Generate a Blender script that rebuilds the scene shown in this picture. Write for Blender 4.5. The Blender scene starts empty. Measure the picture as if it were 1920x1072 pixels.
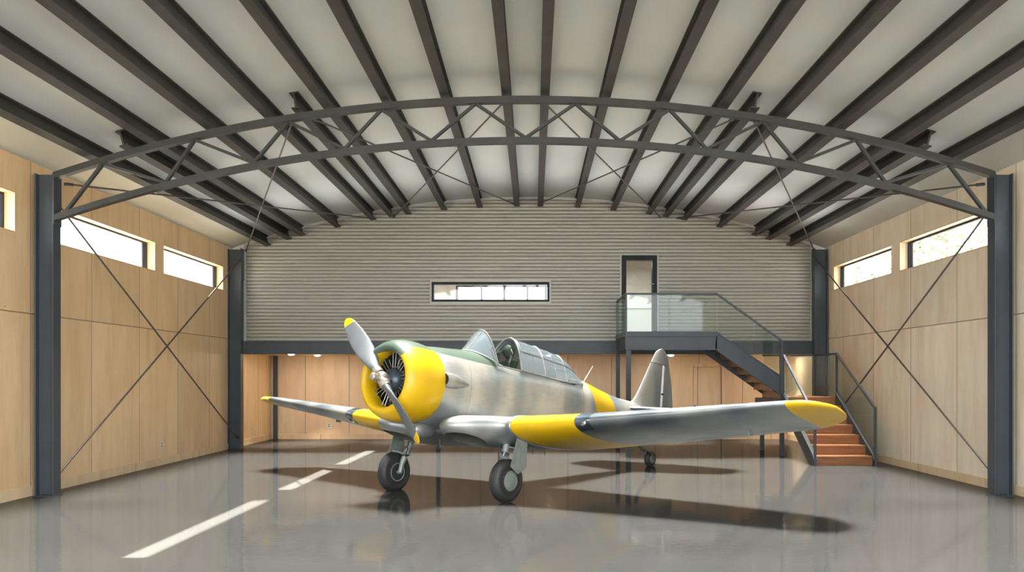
import bpy, bmesh, math, random
from mathutils import Vector, Matrix
random.seed(7)
PI = math.pi
SC = bpy.context.scene
COL = SC.collection
R = math.radians

# ------------------------------------------------------------------ helpers
class MB:
    """collects verts / faces (with a material index) and links them as one mesh object"""
    def __init__(s):
        s.v = []; s.f = []; s.m = []
    def add(s, vs, fs, mi=0):
        b = len(s.v); s.v += [tuple(p) for p in vs]
        for f in fs:
            s.f.append(tuple(b+i for i in f)); s.m.append(mi)
        return s
    def box(s, x0, x1, y0, y1, z0, z1, mi=0):
        vs = [(x, y, z) for x in (x0, x1) for y in (y0, y1) for z in (z0, z1)]
        return s.add(vs, [(0,1,3,2),(4,6,7,5),(0,4,5,1),(2,3,7,6),(0,2,6,4),(1,5,7,3)], mi)
    def prism(s, poly, axis, a, b, mi=0):
        """poly: 2D points in the plane of the other two axes (cyclic order), extruded along axis from a to b"""
        def P(p, t):
            if axis == 0: return (t, p[0], p[1])
            if axis == 1: return (p[0], t, p[1])
            return (p[0], p[1], t)
        n = len(poly)
        vs = [P(p, a) for p in poly]+[P(p, b) for p in poly]
        fs = [tuple(range(n)), tuple(range(2*n-1, n-1, -1))]
        fs += [(i, (i+1) % n, n+(i+1) % n, n+i) for i in range(n)]
        return s.add(vs, fs, mi)
    def loft(s, rings, mi=0, caps=True, closed=True, mis=None):
        n = len(rings[0]); vs = [p for r in rings for p in r]; b = len(s.v)
        s.v += [tuple(p) for p in vs]
        for k in range(len(rings)-1):
            for i in range(n if closed else n-1):
                j = (i+1) % n
                s.f.append((b+k*n+i, b+k*n+j, b+(k+1)*n+j, b+(k+1)*n+i)); s.m.append(mis[k] if mis else mi)
        if caps:
            s.f.append(tuple(b+i for i in range(n))); s.m.append(mis[0] if mis else mi)
            s.f.append(tuple(b+(len(rings)-1)*n+i for i in reversed(range(n)))); s.m.append(mis[-1] if mis else mi)
        return s
    def tube(s, pts, r, n=8, mi=0, caps=True):
        pts = [Vector(p) for p in pts]; rings = []
        up = Vector((0, 0, 1))
        for i, p in enumerate(pts):
            d = (pts[min(i+1, len(pts)-1)]-pts[max(i-1, 0)]).normalized()
            u = up if abs(d.dot(up)) < .95 else Vector((1, 0, 0))
            a = d.cross(u).normalized(); b = d.cross(a).normalized()
            rr = r[i] if isinstance(r, (list, tuple)) else r
            rings.append([p+a*(rr*math.cos(2*PI*k/n))+b*(rr*math.sin(2*PI*k/n)) for k in range(n)])
        return s.loft(rings, mi, caps)
    def bar(s, p, q, w, h, mi=0):
        """rectangular bar from p to q; w = horizontal width, h = other thickness"""
        p, q = Vector(p), Vector(q); d = (q-p).normalized()
        u = Vector((0, 0, 1)) if abs(d.z) < .95 else Vector((0, 1, 0))
        a = d.cross(u).normalized(); b = a.cross(d).normalized()
        off = [a*w/2+b*h/2, -a*w/2+b*h/2, -a*w/2-b*h/2, a*w/2-b*h/2]
        return s.loft([[p+o for o in off], [q+o for o in off]], mi)
    def lathe(s, prof, n=48, axis=0, c=(0, 0, 0), mi=0, mis=None, closed=False):
        """prof: (along, radius)"""
        rings = []
        for a, r in prof:
            ring = []
            for k in range(n):
                t = 2*PI*k/n; u, w = r*math.cos(t), r*math.sin(t)
                ring.append(((c[0]+a, c[1]+u, c[2]+w), (c[0]+u, c[1]+a, c[2]+w), (c[0]+u, c[1]+w, c[2]+a))[axis])
            rings.append(ring)
        if closed: rings.append(rings[0])
        return s.loft(rings, mi, caps=not closed, mis=mis)
    def ball(s, c, rx, ry, rz, mi=0, n=20):
        rings = []
        for i in range(1, n//2):
            t = PI*i/(n//2)
            rings.append([(c[0]+rx*math.sin(t)*math.cos(2*PI*k/n), c[1]+ry*math.sin(t)*math.sin(2*PI*k/n), c[2]+rz*math.cos(t)) for k in range(n)])
        return s.loft(rings, mi)
    def build(s, name, mats, parent=None, smooth=None, merge=False, flipy=False, bevel=None):
        me = bpy.data.meshes.new(name)
        vs = [(x, -y, z) for x, y, z in s.v] if flipy else s.v
        me.from_pydata(vs, [], s.f)
        if not isinstance(mats, (list, tuple)): mats = [mats]
        for m in mats: me.materials.append(m)
        me.polygons.foreach_set('material_index', s.m)
        bm = bmesh.new(); bm.from_mesh(me)
        if merge: bmesh.ops.remove_doubles(bm, verts=bm.verts, dist=1e-5)
        bmesh.ops.recalc_face_normals(bm, faces=bm.faces)
        bm.to_mesh(me); bm.free()
        if smooth is not None:
            me.shade_smooth(); me.set_sharp_from_angle(angle=R(smooth))
        o = bpy.data.objects.new(name, me); COL.objects.link(o)
        if parent: o.parent = parent
        if bevel:
            b = o.modifiers.new('edge', 'BEVEL'); b.width = bevel; b.segments = 2; b.limit_method = 'ANGLE'
        return o

def tag(o, label=None, cat=None, group=None, kind=None):
    if label: o['label'] = label
    if cat: o['category'] = cat
    if group: o['group'] = group
    if kind: o['kind'] = kind
    return o
def empty(name, loc, label, cat, group=None):
    o = bpy.data.objects.new(name, None); COL.objects.link(o); o.location = loc; o.empty_display_size = .2
    return tag(o, label, cat, group)
def struct(o): return tag(o, kind='structure')

# ------------------------------------------------------------------ materials
class NT:
    def __init__(s, name):
        s.m = bpy.data.materials.new(name); s.m.use_nodes = True; s.t = s.m.node_tree
        s.t.nodes.clear()
        s.out = s.n('ShaderNodeOutputMaterial')
    def n(s, typ, **kw):
        x = s.t.nodes.new(typ)
        for k, v in kw.items(): setattr(x, k, v)
        return x
    def l(s, a, b): s.t.links.new(a, b)
    def val(s, sock, v):
        if hasattr(v, 'is_output') or isinstance(v, bpy.types.NodeSocket): s.l(v, sock)
        else: sock.default_value = v
    def math(s, op, a, b=0.0, c=None):
        x = s.n('ShaderNodeMath', operation=op); s.val(x.inputs[0], a); s.val(x.inputs[1], b)
        if c is not None: s.val(x.inputs[2], c)
        return x.outputs[0]
    def mix(s, fac, a, b):
        x = s.n('ShaderNodeMix', data_type='RGBA'); s.val(x.inputs[0], fac); s.val(x.inputs[6], a); s.val(x.inputs[7], b)
        return x.outputs[2]
    def coord(s, which='Object'):
        return s.n('ShaderNodeTexCoord').outputs[which]
    def sep(s, v):
        x = s.n('ShaderNodeSeparateXYZ'); s.l(v, x.inputs[0]); return x.outputs
    def mapping(s, v, scale):
        x = s.n('ShaderNodeMapping'); s.l(v, x.inputs[0]); x.inputs['Scale'].default_value = scale; return x.outputs[0]
    def noise(s, v, scale, detail=4, rough=.55):
        x = s.n('ShaderNodeTexNoise'); s.l(v, x.inputs['Vector']); x.inputs['Scale'].default_value = scale
        x.inputs['Detail'].default_value = detail; x.inputs['Roughness'].default_value = rough; return x.outputs[0]
    def ramp(s, f, stops):
        x = s.n('ShaderNodeValToRGB'); s.l(f, x.inputs[0]); e = x.color_ramp.elements
        while len(e) < len(stops): e.new(.5)
        for i, (p, c) in enumerate(stops): e[i].position = p; e[i].color = c if len(c) == 4 else (*c, 1)
        return x.outputs[0]
    def bump(s, h, strength=.2, dist=.01):
        x = s.n('ShaderNodeBump'); s.l(h, x.inputs['Height']); x.inputs['Strength'].default_value = strength; x.inputs['Distance'].default_value = dist
        return x.outputs[0]
    def bsdf(s, col, rough=.5, metal=0., normal=None, spec=.5, coat=0.):
        x = s.n('ShaderNodeBsdfPrincipled'); s.val(x.inputs['Base Color'], (*col, 1) if isinstance(col, tuple) and len(col) == 3 else col)
        s.val(x.inputs['Roughness'], rough); s.val(x.inputs['Metallic'], metal)
        x.inputs['Specular IOR Level'].default_value = spec; x.inputs['Coat Weight'].default_value = coat
        x.inputs['Coat Roughness'].default_value = .08
        if normal is not None: s.l(normal, x.inputs['Normal'])
        s.l(x.outputs[0], s.out.inputs[0]); return x

def C4(c): return (*c, 1)
def simple(name, col, rough=.5, metal=0., var=.12, scale=6., coat=0., spec=.5):
    """paint / plastic / steel: a colour with slight blotchy variation"""
    t = NT(name); v = t.coord()
    f = t.noise(v, scale)
    c = t.ramp(f, [(.3, tuple(max(0, k*(1-var)) for k in col)), (.7, tuple(min(1, k*(1+var)) for k in col))])
    t.bsdf(c, rough, metal, coat=coat, spec=spec)
    return t.m

def ply(name, axis, pitch, off, zseam=None, col=(.83, .60, .34), zlow=None):
    """birch plywood sheets: long grain figure, sheet-to-sheet tone, dark seams. axis: index of the wall's long direction"""
    t = NT(name); v = t.coord(); X = t.sep(v)
    u = t.math('DIVIDE', t.math('SUBTRACT', X[axis], off), pitch)
    cell = t.math('FLOOR', u); fr = t.math('FRACT', u)
    dist = t.math('MULTIPLY', t.math('MINIMUM', fr, t.math('SUBTRACT', 1., fr)), pitch)
    row = 0.
    seam = t.math('LESS_THAN', dist, .009)
    if zseam is not None:
        dz = t.math('ABSOLUTE', t.math('SUBTRACT', X[2], zseam))
        seam = t.math('MAXIMUM', seam, t.math('LESS_THAN', dz, .009))
        row = t.math('GREATER_THAN', X[2], zseam)
    wn = t.n('ShaderNodeTexWhiteNoise', noise_dimensions='2D'); cb = t.n('ShaderNodeCombineXYZ')
    t.l(cell, cb.inputs[0]); t.val(cb.inputs[1], row); t.l(cb.outputs[0], wn.inputs['Vector'])
    # figure: noise offset per sheet
    ov = t.n('ShaderNodeVectorMath', operation='MULTIPLY_ADD'); t.l(wn.outputs['Color'], ov.inputs[0]); ov.inputs[1].default_value = (37, 37, 37); t.l(v, ov.inputs[2])
    g1 = t.noise(t.mapping(ov.outputs[0], (2.2, 2.2, .35)), 1.6, 5, .6)
    g2 = t.noise(t.mapping(ov.outputs[0], (9, 9, .7)), 3., 4, .65)
    blot = t.noise(ov.outputs[0], .9, 3)
    knot = t.n('ShaderNodeTexVoronoi'); t.l(t.mapping(ov.outputs[0], (1.6, 1.6, .75)), knot.inputs['Vector']); knot.inputs['Scale'].default_value = 1.1
    kn = t.math('LESS_THAN', knot.outputs['Distance'], .022)
    c = col
    base = t.ramp(g1, [(.28, (c[0]*.88, c[1]*.84, c[2]*.79)), (.5, c), (.72, (c[0]*1.08, c[1]*1.09, c[2]*1.12))])
    fine = t.ramp(g2, [(.35, (.965, .955, .94)), (.65, (1.02, 1.02, 1.02))])
    mu = t.n('ShaderNodeMix', data_type='RGBA', blend_type='MULTIPLY'); mu.inputs[0].default_value = 1; t.l(base, mu.inputs[6]); t.l(fine, mu.inputs[7])
    warm = t.mix(t.math('MULTIPLY', t.math('MAXIMUM', 0., t.math('SUBTRACT', blot, .45)), 1.3), mu.outputs[2], (c[0]*.93, c[1]*.74, c[2]*.62, 1))
    tone = t.math('ADD', .93, t.math('MULTIPLY', wn.outputs['Value'], .13))
    hs = t.n('ShaderNodeHueSaturation'); t.l(warm, hs.inputs['Color']); t.l(tone, hs.inputs['Value'])
    k2 = t.mix(t.math('MULTIPLY', kn, .75), hs.outputs[0], (.16, .08, .04, 1))
    f = t.mix(t.math('MULTIPLY', seam, .8), k2, (.13, .08, .045, 1))
    t.bsdf(f, .5, 0., t.bump(t.math('SUBTRACT', 1., seam), .4, .01))
    return t.m

M = {}
M['steel'] = simple('charcoal painted steel', (.050, .059, .069), .42, 0., .1, 2., spec=.3)
M['purlin'] = simple('dark purlin steel', (.036, .034, .030), .5, 0., .25, 3., spec=.25)
M['truss'] = simple('dark truss steel', (.040, .041, .038), .5, 0., .15, 2., spec=.25)
M['rod'] = simple('brace rod steel', (.09, .075, .065), .4, .4)
M['ply_left'] = ply('plywood left', 1, 2.09, 17.22, 3.04)
M['ply_right'] = ply('plywood right', 1, 2.13, 17.4, 3.04, (.93, .81, .63))  # same plywood made paler: the sun's bounce is in this colour
M['ply_back'] = ply('plywood back', 0, 1.398, -7.29, None, (.78, .57, .37))
M['ply_trim'] = ply('plywood trim', 1, 3.6, 1.1, None, (.80, .61, .38))
M['ply_trim_back'] = ply('plywood trim back', 0, 3.6, .4, None, (.78, .57, .37))
M['reveal'] = simple('pale timber reveal', (.70, .53, .32), .5, 0., .06, 4.)
M['frame'] = simple('black aluminium frame', (.016, .018, .02), .5, 0., .1, spec=.15)
M['white'] = simple('white plaster', (.80, .79, .74), .7, 0., .03, 2.)
M['roof'] = simple('white ceiling lining', (.49, .52, .505), .6, 0., .035, .6)
M['trimmetal'] = simple('pale metal flashing', (.42, .42, .40), .4, .3)
M['plate'] = simple('white plastic plate', (.80, .78, .72), .4, 0., .02)
M['socket'] = simple('grey plastic socket', (.25, .24, .22), .4, 0., .02)

def mat_corrugated():
    t = NT('warm grey corrugated metal'); v = t.coord()
    f = t.noise(t.mapping(v, (.25, 1, 2.5)), 2.2, 4)
    c = t.ramp(f, [(.3, (.285, .270, .230)), (.7, (.315, .300, .258))])
    t.bsdf(c, .42, .25); return t.m
M['corrugated'] = mat_corrugated()

def mat_floor():
    t = NT('polished grey concrete'); v = t.coord()
    a = t.noise(v, .35, 5, .6); b = t.noise(v, 2.6, 6, .65)
    f = t.math('ADD', t.math('MULTIPLY', a, .65), t.math('MULTIPLY', b, .35))
    c = t.ramp(f, [(.36, (.045, .0455, .0445)), (.5, (.050, .0505, .0492)), (.66, (.055, .0555, .054))])
    rip = t.noise(v, 8., 3, .5)
    nb = t.bump(rip, .05, .02)
    df = t.n('ShaderNodeBsdfDiffuse'); t.l(c, df.inputs[0])
    gl = t.n('ShaderNodeBsdfGlossy'); gl.inputs['Roughness'].default_value = .08; t.l(nb, gl.inputs['Normal']); gl.inputs[0].default_value = (1, 1, 1, 1)
    lw = t.n('ShaderNodeLayerWeight'); lw.inputs[0].default_value = .5       # sealed, satin surface: a little stronger at a low angle
    mx = t.n('ShaderNodeMixShader'); t.l(t.math('ADD', .105, t.math('MULTIPLY', t.math('POWER', lw.outputs['Facing'], 3.), .14)), mx.inputs[0])
    t.l(df.outputs[0], mx.inputs[1]); t.l(gl.outputs[0], mx.inputs[2]); t.l(mx.outputs[0], t.out.inputs[0])
    return t.m
M['floor'] = mat_floor()
M['ground'] = simple('outdoor paving', (.42, .40, .37), .8, 0., .1, 1.)

def mat_wood():
    t = NT('oiled hardwood tread'); v = t.coord()
    g = t.noise(t.mapping(v, (.5, 9, 14)), 3., 5, .6); l = t.noise(v, .9, 2)
    c = t.ramp(g, [(.3, (.13, .05, .018)), (.5, (.24, .098, .028)), (.7, (.35, .15, .046))])
    t.bsdf(t.mix(t.math('MULTIPLY', l, .4), c, (.25, .09, .03, 1)), .38); return t.m
M['tread'] = mat_wood()

def mat_glass(name, tint=(.93, .96, .95), refl=1., rough=.02):
    """thin clear sheet: see-through with an angle dependent surface reflection"""
    t = NT(name); tr = t.n('ShaderNodeBsdfTransparent'); tr.inputs[0].default_value = C4(tint)
    gl = t.n('ShaderNodeBsdfGlossy'); gl.inputs['Roughness'].default_value = rough; gl.inputs[0].default_value = (1, 1, 1, 1)
    lw = t.n('ShaderNodeLayerWeight'); lw.inputs[0].default_value = .5
    fr = t.math('ADD', .035, t.math('MULTIPLY', t.math('POWER', lw.outputs['Facing'], 5.), .9))
    mx = t.n('ShaderNodeMixShader'); t.l(t.math('MULTIPLY', fr, refl), mx.inputs[0]); t.l(tr.outputs[0], mx.inputs[1]); t.l(gl.outputs[0], mx.inputs[2])
    t.l(mx.outputs[0], t.out.inputs[0]); return t.m
M['glass'] = mat_glass('window glass', (.97, .98, .98))
M['rail_glass'] = mat_glass('balustrade glass', (.86, .90, .88), .42)
def mat_plexi():
    t = NT('hazy cockpit perspex'); tr = t.n('ShaderNodeBsdfTransparent'); tr.inputs[0].default_value = (.62, .70, .72, 1)
    gl = t.n('ShaderNodeBsdfGlossy'); gl.inputs['Roughness'].default_value = .08; df = t.n('ShaderNodeBsdfDiffuse'); df.inputs[0].default_value = (.30, .37, .41, 1)
    m0 = t.n('ShaderNodeMixShader'); m0.inputs[0].default_value = .46; t.l(tr.outputs[0], m0.inputs[1]); t.l(df.outputs[0], m0.inputs[2])  # blue-grey diffuse share makes the panes pale and less clear
    lw = t.n('ShaderNodeLayerWeight'); lw.inputs[0].default_value = .5
    mx = t.n('ShaderNodeMixShader'); t.l(t.math('ADD', .08, t.math('MULTIPLY', t.math('POWER', lw.outputs['Facing'], 4.), .7)), mx.inputs[0]); t.l(m0.outputs[0], mx.inputs[1]); t.l(gl.outputs[0], mx.inputs[2])
    t.l(mx.outputs[0], t.out.inputs[0]); return t.m
M['plexi'] = mat_plexi()
M['lens'] = mat_glass('landing light lens', (.62, .70, .78), 2.2, .05)

def mat_emit(name, col, s):
    t = NT(name); e = t.n('ShaderNodeEmission'); e.inputs[0].default_value = C4(col); e.inputs[1].default_value = s
    t.l(e.outputs[0], t.out.inputs[0]); return t.m
M['lamp'] = mat_emit('warm downlight lamp', (1., .85, .62), 19.)

YEL = (.67, .42, .003); GRN = (.078, .118, .088); SIL = (.62, .61, .575)
def airplane_paint(name, kind):
    """weathered bare metal with painted areas marked out in the aircraft's own coordinates"""
    t = NT(name); v = t.coord(); X = t.sep(v)
    n1 = t.noise(t.mapping(v, (1.1, 1., .5)), 1.5, 2.2, .45); n2 = t.noise(t.mapping(v, (1.5, 1, 5)), 5., 4, .6)
    f = t.math('ADD', t.math('MULTIPLY', n1, .86), t.math('MULTIPLY', n2, .14))
    silver = t.ramp(f, [(.36, (.30, .345, .355)), (.5, (.435, .45, .435)), (.62, (.62, .60, .53))])
    if kind != 'fuselage':      # wing and tail panels: the silver toned darker and bluer, as it rendered too bright
        k = (.62, .68, .74) if kind == 'wing' else (.66, .68, .69)
        silver = t.ramp(f, [(.36, tuple(p*q for p, q in zip((.34, .37, .375), k))), (.5, tuple(p*q for p, q in zip((.47, .475, .455), k))), (.62, tuple(p*q for p, q in zip((.62, .60, .54), k)))])
    ro = t.ramp(n1, [(.3, (.34,)*3), (.7, (.48,)*3)])
    scr = t.noise(t.mapping(v, (6, 6, 14)), 2.3, 2, .5)
    dirt = t.math('GREATER_THAN', scr, .735)
    silver = t.mix(t.math('MULTIPLY', dirt, .55), silver, (.17, .15, .12, 1))
    paint_y = t.ramp(n1, [(.3, (YEL[0]*.9, YEL[1]*.86, YEL[2])), (.7, YEL)])
    paint_g = t.ramp(n1, [(.3, (GRN[0]*.85, GRN[1]*.85, GRN[2]*.85)), (.7, (GRN[0]*1.2, GRN[1]*1.2, GRN[2]*1.2))])
    ay = t.math('ABSOLUTE', X[1])
    g = y = None
    if kind == 'fuselage':
        g = t.math('MULTIPLY', t.math('GREATER_THAN', X[2], t.math('ADD', .50, t.math('MULTIPLY', t.math('SUBTRACT', 1.4, X[0]), .03))), t.math('LESS_THAN', X[0], 2.33))
        xs = t.math('ADD', X[0], t.math('MULTIPLY', X[2], .42))
        y = t.math('MULTIPLY', t.math('GREATER_THAN', xs, 5.53), t.math('LESS_THAN', xs, 6.38))
    elif kind == 'cowl':
        k = t.math('DIVIDE', t.math('MAXIMUM', 0., t.math('SUBTRACT', .42, X[0])), .28)
        g = t.math('GREATER_THAN', X[2], t.math('SUBTRACT', .525, t.math('MULTIPLY', t.math('MULTIPLY', k, k), .17)))
        y = 1.
    elif kind == 'wing':
        y = t.math('MAXIMUM', t.math('LESS_THAN', ay, 2.56), t.math('GREATER_THAN', ay, 5.74))
    if kind == 'fuselage':
        for px_ in (1.58, 4.98):
            ln = t.math('LESS_THAN', t.math('ABSOLUTE', t.math('SUBTRACT', X[0], px_)), .006)
            silver = t.mix(t.math('MULTIPLY', ln, .4), silver, (.12, .12, .11, 1))
    col = silver; metal = 1.
    if y is not None:
        col = t.mix(y, col, paint_y); metal = t.math('SUBTRACT', 1., y)
    if g is not None:
        col = t.mix(g, col, paint_g); metal = t.math('MULTIPLY', metal, t.math('SUBTRACT', 1., g))
    metal = t.math('MULTIPLY', metal, .86 if kind == 'wing' else .6)
    # panel joints
    bm_ = t.bump(n1, .12, .03)
    t.bsdf(col, ro, metal, bm_, coat=0.)
    return t.m
M['fuselage'] = airplane_paint('aircraft fuselage skin', 'fuselage')
M['cowl'] = airplane_paint('aircraft cowl paint', 'cowl')
M['wing'] = airplane_paint('aircraft wing skin', 'wing')
M['bare'] = airplane_paint('aircraft bare metal', 'bare')
M['yellow'] = simple('yellow paint', YEL, .35, 0., .06)
M['blade'] = simple('grey propeller paint', (.105, .12, .13), .5, 0., .12, 5.)
M['hub'] = simple('worn hub metal', (.46, .43, .37), .4, .8, .25, 14.)
M['enginedark'] = simple('dark engine metal', (.022, .022, .021), .5, .4, .3, 9.)
M['crank'] = simple('blue grey crankcase', (.05, .068, .085), .35, .3, .25, 9.)
M['tubes'] = simple('light engine tube', (.34, .34, .32), .35, .8)
M['rubber'] = simple('black tyre rubber', (.018, .018, .018), .6, 0., .2, 9.)
M['gear'] = simple('grey green gear paint', (.20, .225, .205), .42, .2, .15, 8.)
M['chrome'] = simple('polished oleo', (.75, .75, .78), .15, 1., .03)
M['cockpit'] = simple('dark green cockpit paint', (.03, .052, .035), .55, 0., .25, 6.)
M['wellpaint'] = simple('dark wheel well primer', (.06, .062, .05), .6, 0., .25, 6.)
M['fabricdark'] = simple('dark green seat padding', (.025, .05, .03), .7, 0., .3, 8.)

# ------------------------------------------------------------------ camera  (x right, y into the hall, z up)
F_PX, H = 1700., 1.98
cam = bpy.data.cameras.new('camera'); co = bpy.data.objects.new('camera', cam); COL.objects.link(co)
cam.sensor_fit = 'HORIZONTAL'; cam.sensor_width = 36; cam.lens = 36*F_PX/1920
cam.shift_x = -40/1920; cam.shift_y = 171/1920
cam.clip_start = .05; cam.clip_end = 400
co.location = (0, 0, H); co.rotation_euler = (PI/2, 0, 0)
SC.camera = co

# ------------------------------------------------------------------ the hall
XL, XR, XC = -8.39, 8.13, -.13      # wall faces and the axis of the hall
Y0, YG, YB = 2.0, 25.25, 29.0       # open front, gable cladding, back wall
RR = 24.73; ZTOP = 7.0
def roof_z(x): return ZTOP-RR+math.sqrt(RR*RR-(x-XC)**2)
WT = .30                            # wall thickness

struct(MB().box(XL-WT, XR+WT, Y0-9, YB+.3, -.2, 0).build('floor', M['floor']))
struct(MB().box(-60, 60, -40, 80, -.4, -.21).build('ground', M['ground']))

# ceiling: the arched lining, one thick sheet
rings = []
for i in range(61):
    x = XL-WT+(XR-XL+2*WT)*i/60; z = roof_z(x)
    rings.append([(x, Y0, z), (x, YB+.4, z), (x, YB+.4, z+.18), (x, Y0, z+.18)])
struct(MB().loft(rings).build('ceiling', M['roof'], smooth=30))

ZS, ZH = 4.32, 4.98
win_d = [(9.9, 14.67), (15.9, 20.1), (20.55, 24.5)]
def side_wall(name, xi, sgn, mat):
    m = MB(); xo = xi+sgn*WT; zt = roof_z(xi)+.12
    x0, x1 = min(xi, xo), max(xi, xo)
    m.box(x0, x1, Y0, YB+.3, -.2, ZS); m.box(x0, x1, Y0, YB+.3, ZH, zt)
    e = [Y0]+[q for w in win_d for q in w]+[YB+.3]
    for i in range(0, len(e), 2): m.box(x0, x1, e[i], e[i+1], ZS, ZH)
    return struct(m.build(name, mat))
side_wall('wall_left', XL, -1, M['ply_left'])
side_wall('wall_right', XR, 1, M['ply_right'])
wn = [0]
def side_window(xi, sgn, a, b):
    wn[0] += 1
    root = bpy.data.objects.new(f'window_{wn[0]}', None); COL.objects.link(root); struct(root)
    root.location = (xi, (a+b)/2, ZS)
    L = (b-a)/2; hh = ZH-ZS
    def X(p, q): return (min(sgn*p, sgn*q), max(sgn*p, sgn*q))
    m = MB(); x0, x1 = X(-.012, .16)        # pale timber lining of the reveal
    t = .02
    m.box(x0, x1, -L, L, 0, t); m.box(x0, x1, -L, L, hh-t, hh); m.box(x0, x1, -L, -L+t, t, hh-t); m.box(x0, x1, L-t, L, t, hh-t)
    m.build('reveal', M['reveal'], root)
    m = MB(); x0, x1 = X(.16, .22); w = .055
    m.box(x0, x1, -L, L, 0, w); m.box(x0, x1, -L, L, hh-w, hh); m.box(x0, x1, -L, -L+w, w, hh-w); m.box(x0, x1, L-w, L, w, hh-w)
    x0, x1 = X(.185, .225); m.box(x0, x1, L-.17, L-.12, w, hh-w)
    m.build('window_frame', M['frame'], root)
    x0, x1 = X(.19, .198); MB().box(x0, x1, -L+w, L-w, w, hh-w).build('pane', M['glass'], root)
for a, b in win_d: side_window(XL, -1, a, b)
for a, b in win_d: side_window(XR, 1, a, b)

def baseboard(name, box, mat): return struct(MB().box(*box).build(name, mat))
baseboard('baseboard_left', (XL, XL+.018, Y0, YB, 0, .165), M['ply_trim'])
baseboard('baseboard_right', (XR-.018, XR, Y0, YB, 0, .165), M['ply_trim'])

# back wall: plywood below the mezzanine, white plaster above, with a band of windows
BW0, BW1, BZ0, BZ1 = -2.48, 1.15, 4.40, 4.92
D0, D1, DH = 5.10, 6.02, 2.32         # plywood door below
m = MB(); y0, y1 = YB, YB+.3
m.box(XL, D0, y0, y1, -.2, 2.7); m.box(D1, XR, y0, y1, -.2, 2.7); m.box(D0, D1, y0, y1, DH, 2.7); m.box(D0, D1, y0+.12, y1, -.2, DH)
m.box(XL, XR, y0, y1, 2.7, BZ0, 1); m.box(XL, BW0, y0, y1, BZ0, BZ1, 1); m.box(BW1, XR, y0, y1, BZ0, BZ1, 1)
rings = []
for i in range(31):
    x = XL+(XR-XL)*i/30; z = roof_z(x)+.06
    rings.append([(x, y0, BZ1), (x, y1, BZ1), (x, y1, z), (x, y0, z)])
m.loft(rings, 1)
struct(m.build('wall_back', [M['ply_back'], M['white']]))
m = MB(); m.box(XL+.018, D0-.09, YB-.018, YB, 0, .165); m.box(D1+.09, XR-.018, YB-.018, YB, 0, .165)
struct(m.build('baseboard_back', M['ply_trim_back']))
# rear strip window
root = bpy.data.objects.new('window_7', None); COL.objects.link(root); struct(root); root.location = ((BW0+BW1)/2, YB, BZ0)
L = (BW1-BW0)/2; hh = BZ1-BZ0; m = MB(); w = .05
m.box(-L, L, .05, .13, 0, w); m.box(-L, L, .05, .13, hh-w, hh)
for x in (-L, -1.03, -.30, .44, L-.07, 1.03): m.box(x, x+.07, .05, .13, w, hh-w)
m.build('window_frame', M['frame'], root)
MB().box(-L, L, .085, .092, w, hh-w).build('pane', M['glass'], root)
# plywood door
root = bpy.data.objects.new('door_1', None); COL.objects.link(root); struct(root); root.location = ((D0+D1)/2, YB, 0)
w = (D1-D0)/2
MB().box(-w+.012, w-.012, .03, .075, .012, DH-.012).build('door_leaf', M['ply_back'], root)
m = MB()
for a, b in ((-w-.09, -w), (w, w+.09)): m.box(a, b, -.02, .03, 0, DH+.09)
m.box(-w, w, -.02, .03, DH, DH+.09); m.build('door_frame', M['ply_trim_back'], root)
m = MB(); m.tube([(-w+.07, .03, 1.03), (-w+.07, -.03, 1.03)], .012); m.tube([(-w+.06, -.03, 1.03), (-w+.19, -.03, 1.03)], .010); m.box(-w+.05, -w+.09, .02, .031, .98, 1.08)
m.build('door_handle', M['frame'], root)

# mezzanine slab (plain lining below) and the gable wall with corrugated cladding
struct(MB().box(XL, XR, YG+.05, YB, 2.66, 3.02).build('ceiling_undercroft', M['ply_back']))
GW = (-2.83, .446, 4.08, 4.63)       # gable window x0 x1 z0 z1
GD = (2.455, 3.44, 3.02, 5.37)       # gable door
GL, GR = -8.02, 7.74
holes = [GW, GD]
def x_iv(z):
    """x intervals of the gable at height z, holes left out"""
    if z <= roof_z(GL): a, b = GL, GR
    else:
        hw = math.sqrt(max(0, RR*RR-(z-ZTOP+RR)**2)); a, b = max(GL, XC-hw), min(GR, XC+hw)
    iv = [(a, b)]
    for h in holes:
        if h[2] <= z <= h[3]:
            nx = []
            for p, q in iv:
                if h[0] > p and h[1] < q: nx += [(p, h[0]), (h[1], q)]
                else: nx.append((p, q))
            iv = nx
    return iv
# ribbed sheet: flat pans with a narrow groove between them
m = MB(); P_ = .0984
prof = [(0, 0), (.006, .030), (.013, .030), (.019, -.002), (.034, -.008), (.062, -.010), (.086, -.006)]
lev = [(2.98+k*P_+a, YG+b) for k in range(42) for a, b in prof]
for (z, ya), (zn, yb) in zip(lev, lev[1:]):
    if zn > ZTOP-.02: break
    for p, q in x_iv((z+zn)/2): m.add([(p, ya, z), (q, ya, z), (q, yb, zn), (p, yb, zn)], [(0, 1, 2, 3)])
wr = MB()
y0, y1 = YG+.04, YG+.16
xs = [XL, GW[0], GW[1], GD[0], GD[1], XR]
for i in range(5):
    a, b = xs[i], xs[i+1]
    lo = GW[3] if i == 1 else GD[3] if i == 3 else 3.02
    if i == 1: wr.box(a, b, y0, y1, 3.02, GW[2])
    n = 14; rings = []
    for j in range(n+1):
        x = a+(b-a)*j/n; rings.append([(x, y0, lo), (x, y1, lo), (x, y1, roof_z(x)+.05), (x, y0, roof_z(x)+.05)])
    wr.loft(rings)
gable = struct(wr.build('wall_rear', M['white']))
m.build('corrugated_cladding', M['corrugated'], gable, smooth=25, merge=True)
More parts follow.
